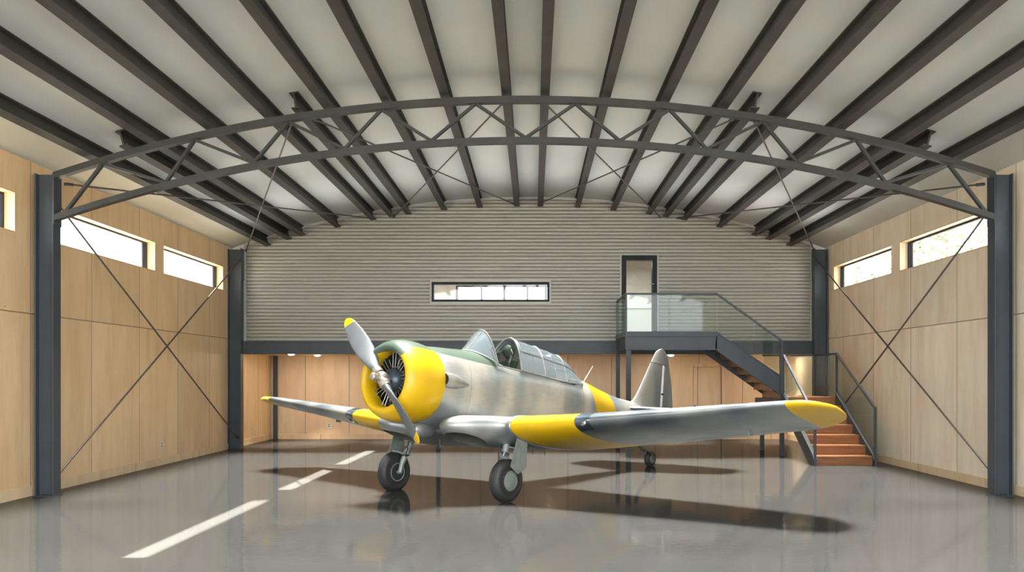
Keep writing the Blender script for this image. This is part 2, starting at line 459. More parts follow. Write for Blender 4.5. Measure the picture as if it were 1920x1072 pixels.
# flashings at the gable's ends
for i, x in enumerate((GL, GR)):
    struct(MB().box(x-.03, x+.03, YG-.035, YG+.03, 2.98, roof_z(x)-.02).build(f'trim_{i+1}', M['trimmetal']))
rings = []
for i in range(61):
    x = GL+(GR-GL)*i/60; z = roof_z(x); rings.append([(x, YG-.03, z-.07), (x, YG+.02, z-.07), (x, YG+.02, z), (x, YG-.03, z)])
struct(MB().loft(rings).build('trim_3', M['trimmetal'], smooth=30))
# gable window
root = bpy.data.objects.new('window_8', None); COL.objects.link(root); struct(root); root.location = ((GW[0]+GW[1])/2, YG, GW[2])
L = (GW[1]-GW[0])/2; hh = GW[3]-GW[2]; w = .06; m = MB()
m.box(-L, L, -.04, .17, 0, w); m.box(-L, L, -.04, .17, hh-w, hh); m.box(-L, -L+w, -.04, .17, w, hh-w); m.box(L-w, L, -.04, .17, w, hh-w)
m.build('window_frame', M['frame'], root)
m = MB(); e = .05; m.box(-L-e, L+e, -.03, 0, -e, 0); m.box(-L-e, L+e, -.03, 0, hh, hh+e); m.box(-L-e, -L, -.03, 0, 0, hh); m.box(L, L+e, -.03, 0, 0, hh)
m.build('flashing', M['corrugated'], root)
MB().box(-L+w, L-w, .05, .058, w, hh-w).build('pane', M['glass'], root)
# gable door
root = bpy.data.objects.new('door_2', None); COL.objects.link(root); struct(root); root.location = ((GD[0]+GD[1])/2, YG, GD[2])
w = (GD[1]-GD[0])/2; hh = GD[3]-GD[2]; f = .13; m = MB()
m.box(-w, -w+f, -.05, .17, 0, hh); m.box(w-f, w, -.05, .17, 0, hh); m.box(-w+f, w-f, -.05, .17, hh-f, hh); m.box(-w+f, w-f, -.05, .17, 0, .1)
m.build('door_frame', M['frame'], root)
MB().box(-w+f, w-f, .04, .05, .1, hh-f).build('pane', M['glass'], root)
m = MB(); m.tube([(w-f+.03, -.05, 1.55), (w-f+.03, -.1, 1.55)], .012); m.tube([(w-f+.04, -.1, 1.55), (w-f-.08, -.1, 1.55)], .011); m.build('door_handle', M['trimmetal'], root)
m = MB(); e = .05; m.box(-w-e, -w, -.03, 0, 0, hh+e); m.box(w, w+e, -.03, 0, 0, hh+e); m.box(-w, w, -.03, 0, hh, hh+e); m.build('flashing', M['corrugated'], root)

# ------------------------------------------------------------------ steelwork
def i_profile(w, h, tf, tw):
    return [(-w/2, 0), (w/2, 0), (w/2, tf), (tw/2, tf), (tw/2, h-tf), (w/2, h-tf), (w/2, h), (-w/2, h), (-w/2, h-tf), (-tw/2, h-tf), (-tw/2, tf), (-w/2, tf)]

def column(x, y, ztop, label, wx=.31, wy=.25):
    """H section, web facing the hall's open end"""
    root = empty('steel_column', (x, y, 0), label, 'column', 'steel columns along the side walls')
    t = .02
    prof = [(-wx/2, -wy/2), (-wx/2+t, -wy/2), (-wx/2+t, -t/2), (wx/2-t, -t/2), (wx/2-t, -wy/2), (wx/2, -wy/2), (wx/2, wy/2), (wx/2-t, wy/2), (wx/2-t, t/2), (-wx/2+t, t/2), (-wx/2+t, wy/2), (-wx/2, wy/2)]
    MB().prism(prof, 2, .015, ztop).build('shaft', M['steel'], root, bevel=.004)
    m = MB(); m.box(-wx/2-.02, wx/2+.02, -wy/2-.02, wy/2+.02, 0, .015)
    for a in (-1, 1):
        m.lathe([(.015, .018), (.04, .018)], 6, 2, (a*.08, -wy/2+.05, 0))
    m.build('base_plate', M['steel'], root)
    m = MB(); s = 1 if x < 0 else -1
    m.box(s*(wx/2)-.006, s*(wx/2)+.012, -wy/2, wy/2, ztop-.86, ztop+.02)
    m.build('head_plate', M['steel'], root)
    return root
YT = 15.14
column(-8.135, YT+.05, 5.37, 'front left charcoal steel column carrying the left end of the arched truss')
column(7.825, YT+.05, 5.37, 'front right charcoal steel column carrying the right end of the arched truss')
column(-8.21, 25.0, 5.50, 'rear left charcoal steel column beside the corrugated gable', .36)
column(7.9, 25.0, 5.50, 'rear right charcoal steel column behind the stair landing', .36)

def zt(x): return 6.66-24.96+math.sqrt(24.96**2-(x-XC)**2)
def zb(x): return 5.976-24.5+math.sqrt(24.5**2-(x-XC)**2)
truss = empty('arched_truss', (XC, YT, 5.0), 'dark arched steel truss spanning between the two front columns', 'truss')
def arc_chord(name, fn, x0, x1, h, w):
    rings = []
    for i in range(65):
        x = x0+(x1-x0)*i/64; z = fn(x)
        t = .02
        rings.append([(x-XC, -w/2, z-h-5), (x-XC, w/2, z-h-5), (x-XC, w/2, z-5), (x-XC, -w/2, z-5)])
    return MB().loft(rings).build(name, M['truss'], truss, smooth=30)
arc_chord('top_chord', zt, -7.98, 7.67, .105, .14)
arc_chord('bottom_chord', zb, -7.98, 7.67, .10, .14)
tn = [193, 365, 541, 715, 892]; bn = [124, 311, 476, 646, 809]
S1 = 112.3
top = [(p-1000)/S1 for p in tn]; top += [2*XC-x for x in reversed(top)]
bot = [(p-1000)/S1 for p in bn]+[XC]; bot += [2*XC-x for x in reversed(bot[:-1])]
for i, x in enumerate(top):
    for xb in (bot[i], bot[i+1]):
        m = MB()
        for dy in (-.028, .028): m.bar((x-XC, dy, zt(x)-.10-5), (xb-XC, dy, zb(xb)+.0-5), .022, .045)
        m.build('diagonal', M['truss'], truss)

# purlins run the length of the hall on top of the truss
full = [.33, 1.37, 2.37, 3.36, 4.36, 5.35, 6.33, 7.31]
short = [3.84, 6.72]
ordn = ['first', 'second', 'third', 'fourth', 'fifth', 'sixth', 'seventh', 'outermost']
def purlin(x, y0, y1, label, group):
    z = roof_z(x); dzdx = -(x-XC)/math.sqrt(RR*RR-(x-XC)**2); a = math.atan(dzdx)
    h = .27; prof = i_profile(.15, h, .022, .03)
    pts = [(px*math.cos(a)-(pz-h)*math.sin(a), px*math.sin(a)+(pz-h)*math.cos(a)) for px, pz in prof]
    o = MB().prism([(p[0], p[1]-.001) for p in pts], 1, 0, y1-y0).build('roof_purlin', M['purlin'])
    o.location = (x, y0, z); tag(o, label, 'purlin', group)
for sgn, side in ((-1, 'left'), (1, 'right')):
    for k, q in enumerate(full):
        purlin(XC+sgn*q, Y0, YG-.04, f'{ordn[k]} full length dark steel purlin {side} of the roof ridge', 'full length roof purlins')
    for k, q in enumerate(short):
        purlin(XC+sgn*q, YT-.14, YG-.04, f'short dark purlin starting at the truss, {"upper" if k == 0 else "lower"} one on the {side} slope', 'short roof purlins')

# bracing rods
def rod(p, q, label, group, r=.018):
    p, q = Vector(p), Vector(q)
    root = empty('brace_rod', p, label, 'rod', group); d = (q-p)
    MB().tube([(0, 0, 0), d], r, 8).build('bar', M['rod'], root, smooth=40)
    u = d.normalized(); L_ = d.length
    m = MB(); m.tube([u*.0, u*.16], r*1.8, 8); m.build('end_fitting', M['steel'], root, smooth=40)
    m = MB(); m.tube([u*(L_-.16), u*L_], r*1.8, 8); m.build('end_fitting', M['steel'], root, smooth=40)
xw = XL+.30
rod((xw+.03, YT+.15, 4.95), (xw-.02, 24.86, .32), 'left wall diagonal rod from the front column head down to the rear column foot', 'wall brace rods')
rod((xw+.06, 24.86, 5.2), (xw, YT+.15, .25), 'left wall diagonal rod from the rear column head down to the front column foot', 'wall brace rods')
xw = XR-.30
rod((xw-.03, YT+.15, 4.95), (xw+.02, 24.86, .32), 'right wall diagonal rod from the front column head down behind the stairs', 'wall brace rods')
rod((xw-.06, 24.86, 5.2), (xw, YT+.15, .25), 'right wall diagonal rod from the rear column head down to the front column foot', 'wall brace rods')
def pt(px, d, z): return ((px-1000)*d/F_PX, d, z)
def zr(px, d, y): return H+(707-y)*d/F_PX
def rrod(px0, y0, px1, y1, label):
    a, b = YT+.1, 25.1
    rod(pt(px0, a, zr(px0, a, y0)), pt(px1, b, zr(px1, b, y1)), label, 'roof brace rods', .016)
rrod(122, 345, 697, 409, 'roof rod from the front left column head to the gable behind')
rrod(1845, 345, 1270, 409, 'roof rod from the front right column head to the gable behind')
rrod(548, 228, 461, 470, 'roof rod from the truss down to the rear left column head')
rrod(1415, 228, 1527, 470, 'roof rod from the truss down to the rear right column head')
rrod(586, 222, 963, 382, 'roof rod running from left of the truss to the gable centre')
rrod(1378, 222, 1011, 382, 'roof rod running from right of the truss to the gable centre')
rrod(946, 190, 738, 407, 'roof rod running from the truss centre leftwards to the gable')
rrod(1018, 190, 1238, 407, 'roof rod running from the truss centre rightwards to the gable')

# mezzanine edge beam and its posts
o = MB().prism([(a, b) for a, b in i_profile(.2, .36, .025, .05)], 0, GL, GR).build('edge_beam', M['steel'])
o.location = (0, YG-.06, 2.62); tag(o, 'long charcoal steel beam below the corrugated gable wall', 'beam')
def post(x, y, z1, label, w=.11):
    root = empty('support_post', (x, y, 0), label, 'post', 'slim posts below the mezzanine')
    MB().box(-w/2, w/2, -w/2, w/2, .012, z1).build('shaft', M['steel'], root, bevel=.004)
    MB().box(-w/2-.03, w/2+.03, -w/2-.03, w/2+.03, 0, .012).build('base_plate', M['steel'], root)
post(-2.64, YG-.06, 2.62, 'slim steel post below the beam, behind the aircraft belly')
post(2.35, YG-.06, 2.62, 'slim steel post below the beam, just left of the balcony corner post')
post(XL+.17, YB-.1, 2.66, 'slim dark post in the far left corner under the mezzanine', .12)

# ------------------------------------------------------------------ balcony outside the upper door
BF = 22.8; BX0, BX1 = 2.31, 4.62; BZ = 3.11
bal = empty('balcony', (BX0, BF, 0), 'steel balcony with glass balustrade outside the upper door', 'balcony')
def bp(name, m, mat, smooth=None, bevel=None, parent=None):
    o = m.build(name, mat, parent or bal, smooth, bevel=bevel); return o
def L_(m): # shift into the balcony's frame
    m.v = [(x-BX0, y-BF, z) for x, y, z in m.v]; return m
bp('deck', L_(MB().box(BX0+.05, BX1+.10, BF+.05, YG-.06, BZ-.06, BZ)), M['steel'])
bp('fascia_beam', L_(MB().box(BX0, BX1, BF, BF+.05, BZ-.43, BZ-.11).box(BX0, BX1+.02, BF-.03, BF+.06, BZ-.11, BZ+.02).box(BX0, BX1, BF-.03, BF+.06, BZ-.45, BZ-.42)), M['steel'], bevel=.004)
bp('side_beam', L_(MB().box(BX0, BX0+.05, BF+.05, YG-.17, BZ-.42, BZ-.11).box(BX0-.03, BX0+.06, BF+.06, YG-.17, BZ-.11, BZ+.02)), M['steel'])
bp('post', L_(MB().box(BX0+.03, BX0+.15, BF+.02, BF+.14, 0, BZ-.45)), M['steel'])
m = L_(MB().bar((BX0+.02, BF, BZ), (BX0+.02, BF, BZ+.96), .05, .05)); bp('newel', m, M['steel'])
m = L_(MB().bar((BX0+.02, YG-.08, BZ), (BX0+.02, YG-.08, BZ+.96), .04, .04)); bp('newel', m, M['steel'])
m = L_(MB().bar((BX0, BF, BZ+.965), (BX1, BF, BZ+.965), .05, .045)); m2 = L_(MB().bar((BX0+.02, BF, BZ+.965), (BX0+.02, YG-.06, BZ+.965), .05, .045))
bp('handrail', m, M['steel']); bp('handrail', m2, M['steel'])
for a, b in ((BX0+.06, 3.405), (3.42, BX1-.01)):
    bp('glass_panel', L_(MB().box(a, b, BF-.006, BF+.006, BZ+.03, BZ+.94)), M['rail_glass'])
bp('glass_panel', L_(MB().box(BX0+.014, BX0+.026, BF+.04, YG-.11, BZ+.03, BZ+.94)), M['rail_glass'])

# ------------------------------------------------------------------ staircase: upper flight along x, landing, lower flight towards the hall
LX0, LX1, LY0, LY1, LZ = 6.22, 7.66, 22.8, 24.62, 1.48
FY = 20.3
st = empty('staircase', (LX0, FY, 0), 'quarter turn steel staircase with hardwood treads and glass balustrades', 'staircase')
def S_(m):
    m.v = [(x-LX0, y-FY, z) for x, y, z in m.v]; return m
def sp(name, m, mat, smooth=None, bevel=None, label=None):
    o = S_(m).build(name, mat, st, smooth, bevel=bevel)
    if label: o['label'] = label
    return o
# upper flight
n = 8; rise = (BZ-LZ)/n; run = (LX0-BX1)/(n-1)
for k in range(1, n):
    z = BZ-rise*k; x = BX1+run*(k-1)
    sp('tread', MB().box(x-.02, x+run+.03, LY0+.05, LY1-.05, z-.04, z), M['tread'])
    sp('riser', MB().box(x-.02, x+.005, LY0+.05, LY1-.05, z, z+rise-.04), M['tread'])
sp('riser', MB().box(LX0-.02, LX0+.005, LY0+.05, LY1-.05, LZ, LZ+rise-.04), M['tread'])
for y in (LY0, LY1-.05):
    sp('stringer', MB().prism([(BX1-.02, BZ+.015), (LX0+.06, 1.985), (LX0+.06, 1.48), (BX1-.05, 2.68)], 1, y, y+.05), M['steel'], bevel=.004)
sp('stringer_flange', MB().prism([(BX1-.02, BZ+.02), (LX0+.05, 1.99), (LX0+.05, 1.95), (BX1-.02, BZ-.02)], 1, LY0-.035, LY0+.06), M['steel'])
# landing
sp('landing', MB().box(LX0, LX1, LY0, LY1, LZ-.05, LZ), M['tread'])
m = MB(); m.box(LX0, LX1, LY1-.05, LY1, LZ-.25, LZ-.05); m.box(LX0-.2, LX0+.05, LY0+.03, LY1, LZ-.25, LZ-.05); m.box(LX1-.05, LX1, LY0, LY1, LZ-.25, LZ-.05)
sp('landing_frame', m, M['steel'])
sp('post', MB().box(LX0-.07, LX0+.03, LY1-.1, LY1, 0, LZ-.05), M['steel'])
sp('post', MB().box(LX0-.02, LX0+.08, LY0-.05, LY0+.05, 0, LZ+1.10), M['steel'])
sp('post', MB().box(LX1-.1, LX1, LY1-.1, LY1, 0, LZ-.05), M['steel'])
# lower flight
r2 = LZ/7; run2 = (LY0-FY)/6
for k in range(1, 7):
    z = r2*k; y = FY+run2*(k-1)
    sp('tread', MB().box(LX0+.08, LX1-.06, y, y+run2+.03, z-.045, z), M['tread'], bevel=.006)
    sp('riser', MB().box(LX0+.08, LX1-.06, y+.025, y+.045, z-r2, z-.045), M['tread'])
sp('riser', MB().box(LX0+.08, LX1-.06, LY0+.025, LY0+.045, LZ-r2, LZ-.05), M['tread'])
def lz(y): return LZ*(y-FY+run2)/(LY0-FY+run2)
for x in (LX0+.04, LX1-.06):
    sp('stringer', MB().prism([(FY-.12, 0), (FY-.12, .12), (FY, lz(FY)+.03), (LY0, LZ+.11), (LY0, LZ-.30), (FY+.28, 0)], 0, x, x+.045), M['steel'], bevel=.004)
    sp('stringer_flange', MB().prism([(FY-.12, .12), (FY-.12, .15), (FY, lz(FY)+.06), (LY0, LZ+.14), (LY0, LZ+.11), (FY, lz(FY)+.03)], 0, x-.02, x+.065), M['steel'])
# newels and handrails
def rail(a, b): sp('handrail', MB().bar(a, b, .05, .045), M['steel'])
xr = LX1-.035; xl = LX0+.06
RT = LZ+1.09
sp('newel', MB().box(xr-.025, xr+.025, FY-.11, FY-.06, 0, 1.29), M['steel'])
sp('newel', MB().box(xl-.025, xl+.025, FY-.11, FY-.06, 0, 1.10), M['steel'])
sp('newel', MB().box(xr-.025, xr+.025, LY0-.03, LY0+.02, LZ, RT), M['steel'])
sp('newel', MB().box(xr-.025, xr+.025, LY1-.07, LY1-.02, LZ, RT), M['steel'])
rail((xr, LY0, RT), (xr, FY-.085, 1.29)); rail((xl, LY0, RT-.01), (xl, FY-.085, 1.10))
rail((xr, LY0-.02, RT), (xr, LY1-.02, RT)); rail((xr, LY1-.045, RT), (LX0+.0, LY1-.045, RT))
rail((BX1-.01, LY0, BZ+.965), (LX0+.05, LY0, 2.88)); rail((LX0+.03, LY0, 2.9), (LX0+.03, LY0, LZ+1.0))
def gp(poly, axis, a): sp('glass_panel', MB().prism(poly, axis, a-.006, a+.006), M['rail_glass'])
def lerp(a, b, t): return a+(b-a)*t
for t0, t1 in ((.01, .56), (.575, .97)):
    q = lambda t, z0, z1: (lerp(BX1, LX0+.03, t), lerp(z0, z1, t))
    gp([q(t0, BZ+.05, 2.03), q(t1, BZ+.05, 2.03), q(t1, BZ+.94, 2.87), q(t0, BZ+.94, 2.87)], 1, LY0)
for x, zr0, t0, t1 in ((xr, 1.29, .02, .50), (xr, 1.29, .51, .98), (xl, 1.10, .02, .5), (xl, 1.10, .51, .98)):
    q = lambda t, z0, z1: (lerp(LY0, FY-.085, t), lerp(z0, z1, t))
    gp([q(t0, LZ+.16, .24), q(t1, LZ+.16, .24), q(t1, RT-.03, zr0-.03), q(t0, RT-.03, zr0-.03)], 0, x)
gp([(LY0+.04, LZ+.03), (LY1-.09, LZ+.03), (LY1-.09, RT-.03), (LY0+.04, RT-.03)], 0, xr)
gp([(LX0+.03, LZ+.03), (xr-.05, LZ+.03), (xr-.05, RT-.03), (LX0+.03, RT-.03)], 1, LY1-.045)

# ------------------------------------------------------------------ small fittings
def outlet(loc, rz, label):
    root = empty('wall_outlet', loc, label, 'outlet', 'white wall outlets'); root.rotation_euler = (0, 0, rz)
    MB().box(-.06, .06, -.008, 0, -.075, .075).build('plate', M['plate'], root, bevel=.003)
    m = MB(); m.box(-.03, .03, -.011, -.006, .012, .05); m.box(-.03, .03, -.011, -.006, -.05, -.012); m.build('socket', M['socket'], root)
outlet((XL+.0, 20.43, .46), PI/2, 'white power outlet low on the left plywood wall below the brace rods')
outlet((XL+.0, 27.05, .43), PI/2, 'white power outlet on the left wall under the mezzanine')
outlet(((617-1000)/58.62, YB, .44), 0, 'white power outlet on the back wall below the far wing')

def light(name, kind, loc, rot, **kw):
    d = bpy.data.lights.new(name, kind); o = bpy.data.objects.new(name, d); COL.objects.link(o); o.location = loc; o.rotation_euler = rot
    for k, v in kw.items(): setattr(d, k, v)
    return o
def downlight(x, y, label):
    root = empty('downlight', (x, y, 2.66), label, 'downlight', 'recessed downlights under the mezzanine')
    MB().lathe([(0, .125), (-.008, .125), (-.012, .105), (-.004, .097), (0, .097)], 28, 2).build('trim_ring', M['plate'], root, smooth=40)
    sp_ = light('downlight_beam', 'SPOT', (x, y, 2.60), (0, 0, 0), energy=80., color=(1., .88, .70), shadow_soft_size=.06); sp_.data.spot_size = R(64); sp_.data.spot_blend = .7
    MB().lathe([(-.002, .095), (-.018, .085), (-.034, .06), (-.042, .025)], 28, 2).build('lamp', M['lamp'], root)
for x, lab in ((-7.05, 'front row downlight nearest the left wall'), ):
    downlight(x, 26.4, lab+' under the mezzanine')
for x, lab in ((-6.6, 'back row downlight nearest the left wall'), (-3.8, 'back row downlight behind the propeller'), (.5, 'back row downlight behind the cockpit'), (4.2, 'back row downlight beside the plywood door'), (7.6, 'back row downlight nearest the right wall')):
    downlight(x, 27.7, lab+' under the mezzanine')

# ------------------------------------------------------------------ the aircraft (x aft, y to the pilot's left, z up; hub at the origin)
HUB = Vector((-2.413, 13.95, 1.985)); YAW, PIT, ROL = R(38.62), R(7.6), R(.55); SCL = .9926
cp, s_ = math.cos(PIT), math.sin(PIT)
Fw = Vector((-math.sin(YAW)*cp, -math.cos(YAW)*cp, s_)); Lf = Vector((math.cos(YAW), -math.sin(YAW), 0)); Up = Fw.cross(Lf)
Lf, Up = Lf*math.cos(ROL)+Up*math.sin(ROL), Up*math.cos(ROL)-Lf*math.sin(ROL)
plane = empty('propeller_aircraft', HUB, 'silver and yellow vintage propeller trainer aircraft parked on the hangar floor', 'airplane')
rot = Matrix((-Fw, -Lf, Up)).transposed()     # columns: aft, starboard, up
plane.matrix_world = Matrix.Translation(HUB) @ rot.to_4x4() @ Matrix.Scale(SCL, 4)
def ap(name, m, mats, smooth=35, parent=None, label=None, bevel=None, merge=False):
    o = m.build(name, mats, parent or plane, smooth, merge=merge, flipy=True, bevel=bevel)
    if label: o['label'] = label
    return o
def boolean(o, cutter):
    md = o.modifiers.new('cut', 'BOOLEAN'); md.operation = 'DIFFERENCE'; md.object = cutter; md.solver = 'EXACT'
    dg = bpy.context.evaluated_depsgraph_get(); dg.update()
    me = bpy.data.meshes.new_from_object(o.evaluated_get(dg), preserve_all_data_layers=True, depsgraph=dg)
    o.modifiers.clear(); o.data = me
    bpy.data.objects.remove(cutter, do_unlink=True)
    me.shade_smooth(); me.set_sharp_from_angle(angle=R(35))

def sgn_pow(c, e): return math.copysign(abs(c)**e, c)
def section(x, zm, hw, zt_, zb_, nt, nb, N=56):
    r = []
    for k in range(N):
        t = 2*PI*k/N; c, s = math.cos(t), math.sin(t); n = nt if s >= 0 else nb
        h = (zt_-zm) if s >= 0 else (zm-zb_)
        r.append((x, hw*sgn_pow(c, 2/n), zm+h*sgn_pow(s, 2/n)))
    return r
def spline(tab, x):
    """Catmull-like interpolation of a table of rows keyed on the first entry"""
    for i in range(len(tab)-1):
        if tab[i][0] <= x <= tab[i+1][0]:
            a, b = tab[i], tab[i+1]; t = (x-a[0])/(b[0]-a[0])
            pa = tab[i-1] if i else a; nb_ = tab[i+2] if i+2 < len(tab) else b
            out = []
            for k in range(1, len(a)):
                m0 = (b[k]-pa[k])/(b[0]-pa[0])*(b[0]-a[0]); m1 = (nb_[k]-a[k])/(nb_[0]-a[0])*(b[0]-a[0])
                t2, t3 = t*t, t*t*t
                out.append((2*t3-3*t2+1)*a[k]+(t3-2*t2+t)*m0+(-2*t3+3*t2)*b[k]+(t3-t2)*m1)
            return out
FUS = [(.80, 0, .575, .60, -.59, 2, 2), (1.05, 0, .575, .645, -.64, 2, 2.05), (1.4, 0, .56, .675, -.70, 2.1, 2.2), (1.75, 0, .54, .705, -.75, 2.2, 2.3),
       (2.05, 0, .525, .71, -.78, 2.5, 2.4), (2.35, 0, .51, .65, -.80, 3.2, 2.4), (2.9, 0, .50, .61, -.80, 3.6, 2.4), (3.6, 0, .495, .60, -.78, 3.6, 2.4),
       (4.3, 0, .465, .59, -.70, 3.4, 2.3), (5.0, 0, .42, .61, -.60, 2.8, 2.2), (5.3, 0, .39, .635, -.55, 2.4, 2.2), (5.9, 0, .33, .545, -.44, 2.2, 2.1),
       (6.6, .02, .262, .46, -.32, 2.1, 2), (7.3, .05, .19, .435, -.2, 2, 2), (8.0, .08, .12, .42, -.1, 2, 2), (8.55, .1, .07, .38, -.02, 2, 2), (8.85, .12, .03, .28, .03, 2, 2)]
rings = [section(.80, *FUS[0][1:])]
x = .80
while x < 8.84:
    x = min(x+.09, 8.85); rings.append(section(x, *spline(FUS, x)))
fus = ap('fuselage', MB().loft(rings), [M['fuselage'], M['cockpit']])
# cockpit opening
cut = MB(); prof = [(2.34, .36), (2.6, .425), (3.4, .425), (4.2, .40), (4.7, .36), (5.02, .27)]
ring_lo = [(x, y, -.35) for x, y in prof]+[(x, -y, -.35) for x, y in reversed(prof)]
ring_hi = [(x, y, 1.2) for x, y in prof]+[(x, -y, 1.2) for x, y in reversed(prof)]
cutter = cut.loft([ring_lo, ring_hi]).build('cutter', [M['cockpit']], plane, flipy=True)
boolean(fus, cutter)
# cowling
prof = [(.40, .435), (.30, .432), (.22, .440), (.165, .462), (.14, .495), (.145, .53), (.18, .572), (.24, .610), (.32, .637), (.42, .655), (.54, .662), (.66, .658), (.78, .642), (.90, .618),
        (.90, .606), (.78, .628), (.66, .643), (.54, .647), (.42, .640), (.34, .615), (.30, .56), (.33, .48)]
cowl = ap('cowling', MB().lathe(prof, 72, 0, closed=True), M['cowl'], 50, label='yellow engine cowling with green top')
# engine
eng = ap('engine', MB().lathe([(.62, .0), (.62, .61), (.66, .61), (.66, 0)], 40), M['enginedark'], 40)
ap('crankcase', MB().lathe([(.22, .0), (.22, .06), (.24, .12), (.29, .17), (.36, .195), (.44, .205), (.60, .20)], 40, closed=False), M['crank'], 50, eng, 'blue grey crankcase')
ap('crankcase_ring', MB().lathe([(.395, .198), (.385, .216), (.40, .222), (.42, .218), (.42, .2)], 40, closed=True), M['tubes'], 40, eng)
for k in range(9):
    a = 2*PI*k/9+PI/2
    m = MB(); rings = []
    ca, sa = math.cos(a), math.sin(a); ta = (-sa, ca)
    def cyl(r, rad, n=14, xc=.47):
        return [(xc+rad*math.cos(2*PI*j/n), r*ca+rad*math.sin(2*PI*j/n)*ta[0], r*sa+rad*math.sin(2*PI*j/n)*ta[1]) for j in range(n)]
    for j in range(14):
        r = .22+j*.021
        rings += [cyl(r, .07), cyl(r+.004, .098), cyl(r+.010, .098), cyl(r+.014, .07)]
    rings += [cyl(.525, .08), cyl(.55, .05)]
    m.loft(rings); ap('cylinder', m, M['enginedark'], 30, eng)
    m = MB()
    for off in (-.13, .13):
        b = a+off
        m.tube([(.34, .2*math.cos(b), .2*math.sin(b)), (.33, .5*math.cos(a+off*.55), .5*math.sin(a+off*.55))], .009, 6)
    m.tube([(.345, .215*math.cos(a+.3), .215*math.sin(a+.3)), (.33, .33*math.cos(a+.33), .33*math.sin(a+.33)), (.40, .42*math.cos(a+.24), .42*math.sin(a+.24))], .007, 6)
    ap('pushrod_tube', m, M['tubes'], 40, eng)
# propeller: blades at 45 degrees seen from the front
prop = ap('propeller_hub', MB().lathe([(.24, .0), (.24, .07), (.19, .08), (.155, .10), (.10, .105), (.05, .095), (.03, .075), (-.0, .062), (-.005, .062), (-.09, .058), (-.105, .045), (-.11, 0)], 28), M['hub'], 35, label='worn metal propeller hub')
m = MB()
for k in range(8):
    a = 2*PI*k/8; m.lathe([(.02, .0), (.02, .014), (.045, .014)], 6, 0, (-.03, .075*math.cos(a), .075*math.sin(a)))
ap('hub_bolts', m, M['hub'], 30, prop)
U1 = Vector((0, -.703, .711))
def blade(u):
    t = Vector((1, 0, 0)).cross(u)     # tangential
    if u.z < 0: t = -t if t.dot(Vector((0, -.7, -.7))) < 0 else t
    else: t = -t if t.dot(Vector((0, .7, .7))) < 0 else t
    tab = [(.06, .062, .062, 62), (.14, .066, .066, 60), (.20, .075, .062, 57), (.28, .098, .052, 52), (.40, .128, .042, 46), (.60, .156, .031, 40), (.80, .158, .024, 35), (1.0, .144, .018, 31), (1.18, .116, .014, 28),
           (1.235, .103, .012, 27), (1.24, .102, .012, 27), (1.31, .082, .010, 26), (1.355, .054, .008, 25), (1.378, .02, .005, 25)]
    m = MB(); rings = []; mis = []
    for r, hc, ht, b in tab:
        b = R(b); c = Vector((math.sin(b), 0, 0))+t*math.cos(b); nn = u.cross(c).normalized()
        rings.append([tuple(Vector((.095, 0, 0))+u*r+c*(hc*math.cos(2*PI*j/20))+nn*(ht*math.sin(2*PI*j/20))) for j in range(20)])
        mis.append(1 if r >= 1.24 else 0)
    m.loft(rings, mis=mis)
    bl = ap('blade', m, [M['blade'], M['yellow']], 40, prop, 'grey blade with yellow tip')
    return bl
blade(U1); blade(-U1)
m = MB()
for u in (U1, -U1): m.tube([Vector((.095, 0, 0))+u*.09, Vector((.095, 0, 0))+u*.13, Vector((.095, 0, 0))+u*.15, Vector((.095, 0, 0))+u*.19], [.088, .092, .082, .08], 20)
ap('blade_clamp', m, M['hub'], 40, prop)
# carburettor intake on the port cheek, oil cooler below
for sy in (1,):
    rings = []
    for x, r, yy in ((.90, .112, .575), (.93, .12, .575), (1.05, .125, .565), (1.2, .112, .555), (1.35, .08, .545), (1.48, .04, .54), (1.55, .012, .535)):
        rings.append([(x, sy*(yy+.75*r*math.cos(2*PI*j/24)), .075+r*math.sin(2*PI*j/24)-.02*(x-.9)) for j in range(24)])
    it = ap('air_intake', MB().loft(rings), M['bare'], 40)
    ap('intake_mouth', MB().lathe([(-.004, 0), (-.004, .098), (.01, .098)], 24, 0, (.899, .575, .075)), M['enginedark'], 40, it)  # dark disc stands in for the shaded hollow of the intake
rings = []
for x, r, zz in ((.84, .085, -.73), (.87, .11, -.73), (.98, .125, -.73), (1.12, .125, -.73), (1.25, .10, -.72), (1.34, .05, -.70)):
    rings.append([(x, .95*r*math.cos(2*PI*j/24)+.02, zz+r*math.sin(2*PI*j/24)) for j in range(24)])
oc = ap('oil_cooler_scoop', MB().loft(rings), M['bare'], 45)
ap('scoop_mouth', MB().lathe([(-.003, 0), (-.003, .065), (.01, .065)], 20, 0, (.839, .02, -.73)), M['enginedark'], 40, oc)  # flat dark disc drawn where the scoop's opening lies in shade

# wings
def airfoil(le, te, t, y, N=24, camber=.02, pw=1.):
    """closed ring at span station y: upper surface from TE to LE, lower back to TE"""
    up, lo = [], []
    c = math.hypot(te[0]-le[0], te[1]-le[1])
    for k in range(N+1):
        s = .5*(1-math.cos(PI*k/N))
        yt = 5*t*(.2969*math.sqrt(s)-.126*s-.3516*s*s+.2843*s**3-.1015*s**4)
        cm = camber*c*4*s*(1-s)*(1-.5*s)
        x = le[0]+s*(te[0]-le[0]); z = le[1]+s*(te[1]-le[1])
        up.append((x, y, z+cm+yt)); lo.append((x, y, z+cm-yt))
    return list(reversed(up))+lo[1:-1] + [lo[-1]]
CS = [(0, 1.36, -.66, .42), (.26, 1.28, -.66, .42), (.46, 1.0, -.655, .45), (.66, .86, -.65, .47), (.84, .90, -.64, .47), (1.0, 1.02, -.625, .46), (1.14, 1.25, -.60, .44), (1.27, 1.46, -.58, .43), (1.36, 1.53, -.572, .42), (1.45, 1.55, -.57, .42)]
rings = []
N_ = 44
